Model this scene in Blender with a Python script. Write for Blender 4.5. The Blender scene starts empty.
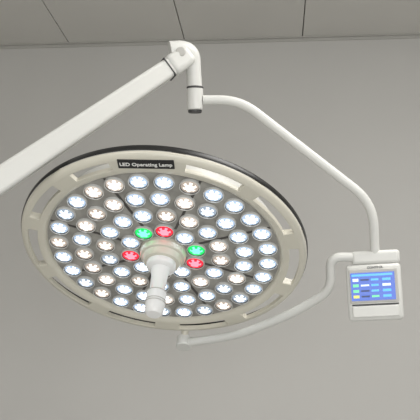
import bpy, bmesh, math, random
from mathutils import Vector, Matrix
random.seed(4)
sc=bpy.context.scene
sc.view_settings.view_transform='Standard'
R=Vector((.9972,.0750,.0025)).normalized(); F=Vector((-.0742,.9800,.1845)).normalized()
U=R.cross(F).normalized(); R=F.cross(U).normalized()
CAM=Vector((0,0,1.35))
def W(px,py,d):
    return CAM+d*(R*((px-210)/850)+U*((210-py)/850)+F)
cd=bpy.data.cameras.new("camera"); cam=bpy.data.objects.new("camera",cd); sc.collection.objects.link(cam)
M=Matrix((R,U,-F)).transposed().to_4x4(); M.translation=CAM; cam.matrix_world=M
cd.sensor_width=36; cd.lens=850/420*36; cd.clip_start=.01
sc.camera=cam
# ---------- materials
def mat(name,col,rough=.5,metal=0,emi=None,es=0,var=.03,scale=6,bump=0,bscale=200,spec=.5):
    m=bpy.data.materials.new(name); m.use_nodes=True; nt=m.node_tree; b=nt.nodes['Principled BSDF']
    tc=nt.nodes.new('ShaderNodeTexCoord'); n=nt.nodes.new('ShaderNodeTexNoise'); n.inputs['Scale'].default_value=scale
    nt.links.new(tc.outputs['Object'],n.inputs['Vector'])
    r=nt.nodes.new('ShaderNodeValToRGB')
    r.color_ramp.elements[0].position=.3; r.color_ramp.elements[1].position=.7
    r.color_ramp.elements[0].color=[c*(1-var) for c in col]+[1]; r.color_ramp.elements[1].color=[min(1,c*(1+var)) for c in col]+[1]
    nt.links.new(n.outputs['Fac'],r.inputs['Fac']); nt.links.new(r.outputs['Color'],b.inputs['Base Color'])
    b.inputs['Roughness'].default_value=rough; b.inputs['Metallic'].default_value=metal
    b.inputs['Specular IOR Level'].default_value=spec
    if emi: b.inputs['Emission Color'].default_value=list(emi)+[1]; b.inputs['Emission Strength'].default_value=es
    if bump:
        n2=nt.nodes.new('ShaderNodeTexNoise'); n2.inputs['Scale'].default_value=bscale
        bp=nt.nodes.new('ShaderNodeBump'); bp.inputs['Strength'].default_value=bump; bp.inputs['Distance'].default_value=.002
        nt.links.new(tc.outputs['Object'],n2.inputs['Vector']); nt.links.new(n2.outputs['Fac'],bp.inputs['Height']); nt.links.new(bp.outputs['Normal'],b.inputs['Normal'])
    return m
m_wall=mat("wall_paint",(.60,.59,.565),.9,bump=.15,var=.015,scale=1.5)
m_ceil=mat("ceiling_panel",(.66,.645,.61),.75,var=.02,scale=2)
m_seam=mat("seam_dark",(.09,.088,.085),.8)
m_trim=mat("trim_metal",(.5,.49,.46),.5)
m_floor=mat("floor_vinyl",(.55,.55,.53),.4,bump=.05)
m_paint=mat("arm_paint",(.66,.66,.63),.38,var=.015)
m_cream=mat("ring_cream",(.65,.625,.535),.3,var=.02)
m_black=mat("black_plastic",(.012,.012,.012),.35)
m_dark=mat("dark_rubber",(.05,.05,.05),.5)
m_plate=mat("led_plate",(.32,.31,.285),.3,var=.3,scale=22)
m_slit=mat("plate_slit",(.07,.065,.06),.4)
m_bezel=mat("led_bezel",(.64,.64,.62),.25)
m_refl=mat("led_reflector",(.12,.12,.12),.2,metal=.3)
LED={}
def ledset(k,lens,le,core,ce):
    LED[k]=(mat("led_lens_"+k,tuple(c*.6 for c in lens),.12,emi=lens,es=le),mat("led_core_"+k,tuple(c*.8 for c in core),.2,emi=core,es=ce))
ledset('cool',(.62,.78,1),.55,(.80,.91,1),6)
ledset('cool_dim',(.60,.72,.88),.28,(.80,.90,1),2)
ledset('warm',(1,.88,.78),.34,(1,.93,.84),3.5)
ledset('warm_dim',(.95,.82,.72),.18,(1,.90,.80),1.4)
ledset('red',(1,.02,.05),.95,(1,.12,.16),3.2)
ledset('green',(.01,.85,.16),.85,(.10,1,.30),2.8)
m_white=mat("handle_white",(.78,.78,.77),.25,emi=(1,1,1),es=.05)
m_text=mat("label_text",(.85,.85,.82),.5)
m_gtext=mat("grey_text",(.15,.15,.15),.5)
m_screen=mat("screen_blue",(.02,.06,.3),.15,emi=(.012,.09,.50),es=.75)
def em(name,c,s): return mat(name,c,.3,emi=c,es=s)
m_si=em("screen_cyan",(.08,.38,.9),.7); m_sy=em("screen_yellow",(.7,.65,.15),.5); m_sg=em("screen_green",(.15,.65,.35),.5); m_sw=em("screen_white",(.65,.78,.9),.6); m_sd=em("screen_navy",(.01,.03,.12),.4)

root=bpy.data.objects.new("surgical_light",None); sc.collection.objects.link(root)
root.location=(-.3,2.05,1.64)
bpy.context.view_layer.update()
def add(name,bm,mats,parent=root,mw=None,smooth=True,bevel=0,seg=3):
    me=bpy.data.meshes.new(name); bmesh.ops.recalc_face_normals(bm,faces=bm.faces[:]) ; bm.to_mesh(me); bm.free()
    for m in mats: me.materials.append(m)
    if smooth:
        for p in me.polygons: p.use_smooth=True
        try: me.set_sharp_from_angle(angle=math.radians(38))
        except Exception: pass
    o=bpy.data.objects.new(name,me); sc.collection.objects.link(o)
    if mw is not None: o.matrix_world=mw
    if parent:
        mw0=mw.copy() if mw is not None else Matrix(); o.parent=parent
        o.matrix_parent_inverse=parent.matrix_world.inverted(); o.matrix_basis=mw0
    if bevel:
        b=o.modifiers.new("bevel",'BEVEL'); b.width=bevel; b.segments=seg; b.limit_method='ANGLE'
    return o
def frame(o,z,xhint=Vector((1,0,0))):
    z=z.normalized(); x=(xhint-z*xhint.dot(z)).normalized(); y=z.cross(x)
    m=Matrix((x,y,z)).transposed().to_4x4(); m.translation=o; return m
def lathe(bm,prof,segs=48,mi=None,M=None,alt=None):
    rings=[]
    for r,z in prof:
        if r<1e-6: rings.append([bm.verts.new((0,0,z))])
        else: rings.append([bm.verts.new((r*math.cos(2*math.pi*i/segs),r*math.sin(2*math.pi*i/segs),z)) for i in range(segs)])
    for k in range(len(rings)-1):
        a,b=rings[k],rings[k+1]
        for i in range(segs):
            j=(i+1)%segs
            if len(a)==1 and len(b)==1: continue
            if len(a)==1: f=bm.faces.new((a[0],b[i],b[j]))
            elif len(b)==1: f=bm.faces.new((a[i],a[j],b[0]))
            else: f=bm.faces.new((a[i],a[j],b[j],b[i]))
            if mi: f.material_index=mi[k]
            if alt and k==alt[0] and (i//alt[1])%2: f.material_index=alt[2]
    if M is not None:
        for rg in rings:
            for v in rg: v.co=M@v.co
def box(bm,c,s,mi=0):
    r=bmesh.ops.create_cube(bm,size=1)
    for v in r['verts']:
        v.co=Vector((v.co.x*s[0]+c[0],v.co.y*s[1]+c[1],v.co.z*s[2]+c[2]))
    for f in set(f for v in r['verts'] for f in v.link_faces): f.material_index=mi
def fillet(pts,cuts,n=10):
    out=[pts[0]]
    for i in range(1,len(pts)-1):
        p=pts[i]; c=cuts[i-1]
        a=p+(pts[i-1]-p).normalized()*c; b=p+(pts[i+1]-p).normalized()*c
        for k in range(n+1):
            t=k/n; out.append(a*(1-t)**2+p*2*t*(1-t)+b*t*t)
    out.append(pts[-1]); return out
def tube(name,pts,rad,m,segs=24,rads=None):
    bm=bmesh.new(); n=len(pts); T=[]
    for i in range(n):
        a=pts[max(0,i-1)]; b=pts[min(n-1,i+1)]; T.append((b-a).normalized())
    x=T[0].orthogonal().normalized(); rings=[]
    for i in range(n):
        x=(x-T[i]*x.dot(T[i])).normalized(); y=T[i].cross(x); r=rads[i] if rads else rad
        rings.append([bm.verts.new(pts[i]+x*r*math.cos(2*math.pi*k/segs)+y*r*math.sin(2*math.pi*k/segs)) for k in range(segs)])
    for i in range(n-1):
        for k in range(segs):
            j=(k+1)%segs; bm.faces.new((rings[i][k],rings[i][j],rings[i+1][j],rings[i+1][k]))
    bm.faces.new(rings[0][::-1]); bm.faces.new(rings[-1])
    return add(name,bm,[m])
def cyl(name,p0,p1,r,m,bev=.002,segs=40):
    L=(p1-p0).length; bm=bmesh.new()
    lathe(bm,[(0,0),(r-bev,0),(r,bev),(r,L-bev),(r-bev,L),(0,L)],segs)
    return add(name,bm,[m],mw=frame(p0,p1-p0))
def text(name,body,size,M,m,parent=root):
    c=bpy.data.curves.new(name,'FONT'); c.body=body; c.size=size; c.align_x='CENTER'; c.align_y='CENTER'; c.extrude=.0003; c.offset=.0003
    c.materials.append(m); o=bpy.data.objects.new(name,c); sc.collection.objects.link(o)
    o.parent=parent; o.matrix_parent_inverse=parent.matrix_world.inverted(); o.matrix_basis=M; return o

# ---------- room
X0,X1,Y0,Y1,H=-3.0,3.0,-2.6,4.1,3.006
def slab(name,c,s,m):
    bm=bmesh.new(); box(bm,(0,0,0),s); return add(name,bm,[m],parent=None,mw=Matrix.Translation(c),smooth=False)
slab("wall_back",(0,Y1+.05,H/2),(X1-X0+.2,.1,H),m_wall)
slab("wall_front",(0,Y0-.05,H/2),(X1-X0+.2,.1,H),m_wall)
slab("wall_left",(X0-.05,(Y0+Y1)/2,H/2),(.1,Y1-Y0,H),m_wall)
slab("wall_right",(X1+.05,(Y0+Y1)/2,H/2),(.1,Y1-Y0,H),m_wall)
slab("floor",(0,(Y0+Y1)/2,-.05),(X1-X0+.2,Y1-Y0+.2,.1),m_floor)
bm=bmesh.new(); box(bm,(0,(Y0+Y1)/2,H+.07),(X1-X0+.2,Y1-Y0+.2,.1),1)
xs=[.157+.6*k for k in range(-6,6)]
ys=[Y1-.6*k for k in range(0,13)]
g=.0022
for xa in xs:
    a=max(xa+g,X0); b=min(xa+.6-g,X1)
    if b-a<.02: continue
    for yb in ys:
        c=max(yb-.6+g,Y0); d=min(yb-g,Y1)
        if d-c<.02: continue
        box(bm,((a+b)/2,(c+d)/2,H+.01),(b-a,d-c,.02),0)
add("ceiling",bm,[m_ceil,m_seam],parent=None,smooth=False,bevel=.0015,seg=1)
slab("trim_1",(0,Y1-.011,H-.003),(X1-X0-.01,.022,.005),m_trim)
slab("trim_2",(0,Y1-.003,H-.013),(X1-X0-.01,.006,.014),m_trim)
bm=bmesh.new(); box(bm,(0,Y1-.008,.05),(X1-X0-.02,.014,.1)); add("baseboard_back",bm,[m_trim],parent=None,bevel=.003)

# ---------- lamp head
C=W(163.5,251,2.08); N=Vector((-.05,-.50,-.865)).normalized()
LM=frame(C,N)
LM=LM@Matrix.Rotation(math.radians(-1),4,'Z')
S=360
def pol(r,deg,z=0):   # 0 deg = towards camera/up side, clockwise as seen
    a=math.radians(90-deg); return Vector((r*math.cos(a),r*math.sin(a),z))
OFF=5
slots=[(21,12),(54,13),(90,13),(125,13),(160,12),(196,12),(231,13),(266,13),(299,12),(330,9)]
slots=[(a+OFF,h) for a,h in slots]
lab=358.5
def inslot(d):
    for c,h in slots:
        if abs((d-c+180)%360-180)<h: return True
    return False
bm=bmesh.new()
prof=[(.284,.000),(.288,.007),(.294,.011),(.304,.012),(.307,.012),(.331,.012),(.334,.012),(.342,.010),(.347,.006),(.349,0)]
rr=[[bm.verts.new(pol(r,i*360/S,z)) for i in range(S)] for r,z in prof]
for k in range(len(prof)-1):
    for i in range(S):
        mid=(i+.5)*360/S
        if k==4 and inslot(mid): continue
        j=(i+1)%S; bm.faces.new((rr[k][i],rr[k][j],rr[k+1][j],rr[k+1][i]))
o=add("lamp_ring",bm,[m_cream],mw=LM)
me=o.data
if sum(p.normal.z for p in me.polygons)<0: me.flip_normals()
so=o.modifiers.new("thick",'SOLIDIFY'); so.thickness=.012; so.offset=-1
bv=o.modifiers.new("bevel",'BEVEL'); bv.width=.0012; bv.segments=2; bv.limit_method='ANGLE'; bv.angle_limit=math.radians(50)
bm=bmesh.new(); lathe(bm,[(.347,-.016),(.350,-.016),(.351,-.014),(.351,-.005),(.3495,-.001),(.3485,-.004),(.347,-.016)],180)
add("lamp_rim_band",bm,[m_black],mw=LM)
bm=bmesh.new(); lathe(bm,[(.283,.003),(.287,.0),(.288,-.03),(.28,-.045),(.2,-.058),(.10,-.066),(.09,-.09),(0,-.09)],128)
add("lamp_housing",bm,[m_paint],mw=LM)
bm=bmesh.new()
for a in [5.5,38,72,107.5,142.5,178,213.5,248.5,282.5,315]:
    Mr=Matrix.Rotation(math.radians(90-a-OFF),4,'Z'); n0=len(bm.verts)
    box(bm,(.318,0,-.011),(.058,.03,.008)); bm.verts.ensure_lookup_table()
    for v in bm.verts[n0:]: v.co=Mr@v.co
add("lamp_ribs",bm,[m_cream],mw=LM)
bm=bmesh.new(); lathe(bm,[(0,.002),(.10,.002),(.2,.002),(.284,.003)],128)
add("led_plate",bm,[m_plate],mw=LM)
bm=bmesh.new()
for k in range(8):
    Mr=Matrix.Rotation(math.radians(90-(22+45*k)),4,'Z'); n0=len(bm.verts)
    box(bm,(.19,0,.0025),(.185,.006,.002)); bm.verts.ensure_lookup_table()
    for v in bm.verts[n0:]: v.co=Mr@v.co
add("plate_slits",bm,[m_slit],mw=LM,smooth=False)
bm=bmesh.new(); kinds=['cool','cool_dim','warm','warm_dim','red','green']
mats=[m_bezel,m_refl]
for k in kinds: mats+=list(LED[k])
def led(r,d,kind):
    a=2+2*kinds.index(kind); b=a+1
    k=1.14
    p=[(.0212,.001),(.0209,.008),(.0200,.009),(.0190,.008),(.0176,.0058),(.0135,.0068),(.0092,.0095),(.0062,.0108),(0,.0112)]
    Mx=Matrix.Translation(pol(r,d,0))@Matrix.Rotation(random.random()*1.5,4,'Z')
    lathe(bm,[(x*k,z) for x,z in p],24,[0,0,0,1,a,a,b,b],Mx,alt=(5,2,b))
def rk():
    return random.choices(kinds[:4],[.46,.12,.26,.16])[0]
for i in range(10):
    k={0:'red',2:'green',3:'red',7:'red',9:'green'}.get(i) or rk(); led(.084,7+36*i,k)
for r,n,ph in((.142,16,8),(.200,22,3),(.257,28,5.5)):
    for i in range(n): led(r,ph+360*i/n,rk())
add("led_array",bm,mats,mw=LM)
bm=bmesh.new(); lathe(bm,[(.058,.002),(.056,.018),(.054,.022),(.049,.024),(.047,.032),(.043,.038),(.030,.042),(.0,.042)],64)
add("lamp_hub",bm,[m_cream],mw=LM)
bm=bmesh.new(); lathe(bm,[(.036,.038),(.036,.050),(.033,.054),(.023,.058),(.0195,.08),(.0185,.118),(.022,.123),(.0245,.130),(.0235,.158),(.0215,.180),(.016,.186),(0,.187)],48)
add("sterile_handle",bm,[m_white],mw=LM)
bm=bmesh.new()
for zz in (.126,.150,.156):
    lathe(bm,[(.0228,zz-.0008),(.0250,zz-.0008),(.0250,zz+.0008),(.0228,zz+.0008)],48)
add("handle_grooves",bm,[m_trim],mw=LM)
Ml=LM@Matrix.Rotation(math.radians(-lab),4,'Z')@Matrix.Translation((0,.320,.0125))
bm=bmesh.new(); box(bm,(0,0,0),(.124,.027,.003)); add("label_plate",bm,[m_black],mw=Ml,bevel=.0015)
text("label_text","LED Operating Lamp",.0135,Ml@Matrix.Translation((0,0,.0022)),m_text)

# ---------- yoke tubes
upper=[W(203,100,2.05),W(240,100,2.05),W(373,203,2.08),W(375,256,2.1)]
tube("yoke_tube_upper",fillet(upper,[.05,.06]),.0115,m_paint)
lower=[W(352,257,2.1),W(330,257,2.1),W(331,290,2.12),W(296,312,2.17),W(236,336,2.27),W(184,343,2.34)]
tube("yoke_tube_lower",fillet(lower,[.03,.035,.06,.07]),.0115,m_paint)
pv=W(184,343,2.34)
cyl("rim_pivot",pv-N*.018,pv+N*.014,.021,m_paint)
e=LM@Vector((.03,-.345,-.008))
tube("rim_pivot_pin",[pv+Vector((0,0,.006)),e],.010,m_cream)
# ---------- swivel shaft
sh=fillet([W(170,52,2.04),W(192,50,2.05),W(195,92,2.05)],[.03])
tube("knuckle_elbow",sh,.019,m_paint,rads=[.026-.008*min(1,i/(len(sh)-1)) for i in range(len(sh))])
cyl("knuckle_collar",W(195,88,2.05),W(195,110,2.05),.0195,m_paint)
cyl("knuckle_cap",W(195,104,2.05),W(195,113,2.05),.0165,m_dark)
cyl("knuckle_ring",W(195,86.5,2.05),W(195,89,2.05),.0205,m_dark)
# ---------- spring arm
def beam(name,p0,p1,w0,h0,w1,h1,m,bev):
    L=(p1-p0).length; z=(p1-p0).normalized(); up=(Vector((0,0,1))-z*z.z).normalized(); x=up.cross(z)
    Mx=Matrix((x,up,z)).transposed().to_4x4(); Mx.translation=p0
    bm=bmesh.new(); r=bmesh.ops.create_cube(bm,size=1)
    for v in r['verts']:
        t=v.co.z+.5; v.co=Vector((v.co.x*(w0+(w1-w0)*t),v.co.y*(h0+(h1-h0)*t),t*L))
    return add(name,bm,[m],mw=Mx,bevel=bev,seg=5)
A=W(-120,260,1.74); B=W(186,57,2.04)
beam("spring_arm",A,B,.050,.060,.040,.044,m_paint,.009)
dv=(A-B).normalized()
beam("spring_arm_head",B+dv*.055,B-dv*.012,.050,.054,.050,.048,m_paint,.014)
beam("spring_arm_joint",B+dv*.060,B+dv*.0565,.045,.051,.045,.051,m_dark,.008)
q=W(182,56,2.04); cyl("spring_arm_bolt",q-Vector((0,.031,0)),q+Vector((0,.031,0)),.012,m_trim)
cyl("column",Vector((A.x,A.y,A.z+.03)),Vector((A.x,A.y,H-.03)),.045,m_paint)
cyl("column_joint",Vector((A.x,A.y,A.z-.07)),Vector((A.x,A.y,A.z+.07)),.06,m_paint)
cyl("column_flange",Vector((A.x,A.y,H-.05)),Vector((A.x,A.y,H)),.12,m_paint)

# ---------- control panel
pc=W(374.5,291,2.08)
PM=frame(pc,Vector((-.10,-1,-.12)),Vector((1,.0,.05)))
bm=bmesh.new(); box(bm,(0,-.003,-.012),(.133,.138,.034)); add("panel_housing",bm,[m_paint],mw=PM,bevel=.010,seg=4)
bm=bmesh.new(); box(bm,(-.001,.013,.0055),(.117,.082,.004)); add("panel_bezel",bm,[m_trim],mw=PM,bevel=.003)
bm=bmesh.new(); box(bm,(-.003,.012,.008),(.106,.068,.002),0)
z=.0093
def q2(x,y,w,h,mi): box(bm,(-.004+x,.012+y,z),(w,h,.0008),mi)
q2(0,.028,.098,.005,1)
for r in range(4):
    y=.0165-.0135*r
    q2(-.040,y,.014,.007,[4,3,3,2][r]); q2(-.018,y,.020,.004,5 if r!=1 else 4); q2(.006,y,.018,.005,1 if r<3 else 3)
    q2(.034,y,.020,.006,[1,4,1,1][r])
add("touch_screen",bm,[m_screen,m_si,m_sy,m_sg,m_sw,m_sd],mw=PM,smooth=False)
bm=bmesh.new(); box(bm,(0,-.049,.007),(.112,.028,.006)); add("panel_handle",bm,[m_paint],mw=PM,bevel=.004)
bm=bmesh.new(); box(bm,(0,-.0325,.0052),(.112,.004,.001)); add("panel_groove",bm,[m_dark],mw=PM,smooth=False)
text("panel_text","CONTROL",.008,PM@Matrix.Translation((.005,.0575,.0055)),m_gtext)
BM=PM@Matrix.Translation((.008,.082,-.018))
bm=bmesh.new(); box(bm,(0,0,0),(.118,.034,.032)); add("panel_bracket",bm,[m_paint],mw=BM,bevel=.009,seg=4)
bm=bmesh.new(); box(bm,(-.01,-.018,.002),(.10,.003,.03)); add("panel_bracket_gap",bm,[m_dark],mw=BM,smooth=False)

# ---------- lights
def area(name,loc,size,e,rot=(0,0,0),col=(1,.98,.95)):
    l=bpy.data.lights.new(name,'AREA'); l.shape='RECTANGLE'; l.size=size[0]; l.size_y=size[1]; l.energy=e; l.color=col
    o=bpy.data.objects.new(name,l); sc.collection.objects.link(o); o.location=loc; o.rotation_euler=rot; return o
area("ceiling_light",(.9,1.6,2.99),(1.2,1.2),36)
area("ceiling_light.001",(-1.6,-.6,2.99),(1.2,1.2),34)
area("fill_light",(.9,-2.5,1.3),(3.2,1.8),88,(math.radians(98),0,0),(.97,.98,1))  # unseen fill added behind the camera to brighten wall and ceiling; no window
w=bpy.data.worlds.new("world"); sc.world=w; w.use_nodes=True; w.node_tree.nodes['Background'].inputs[0].default_value=(.5,.5,.5,1)
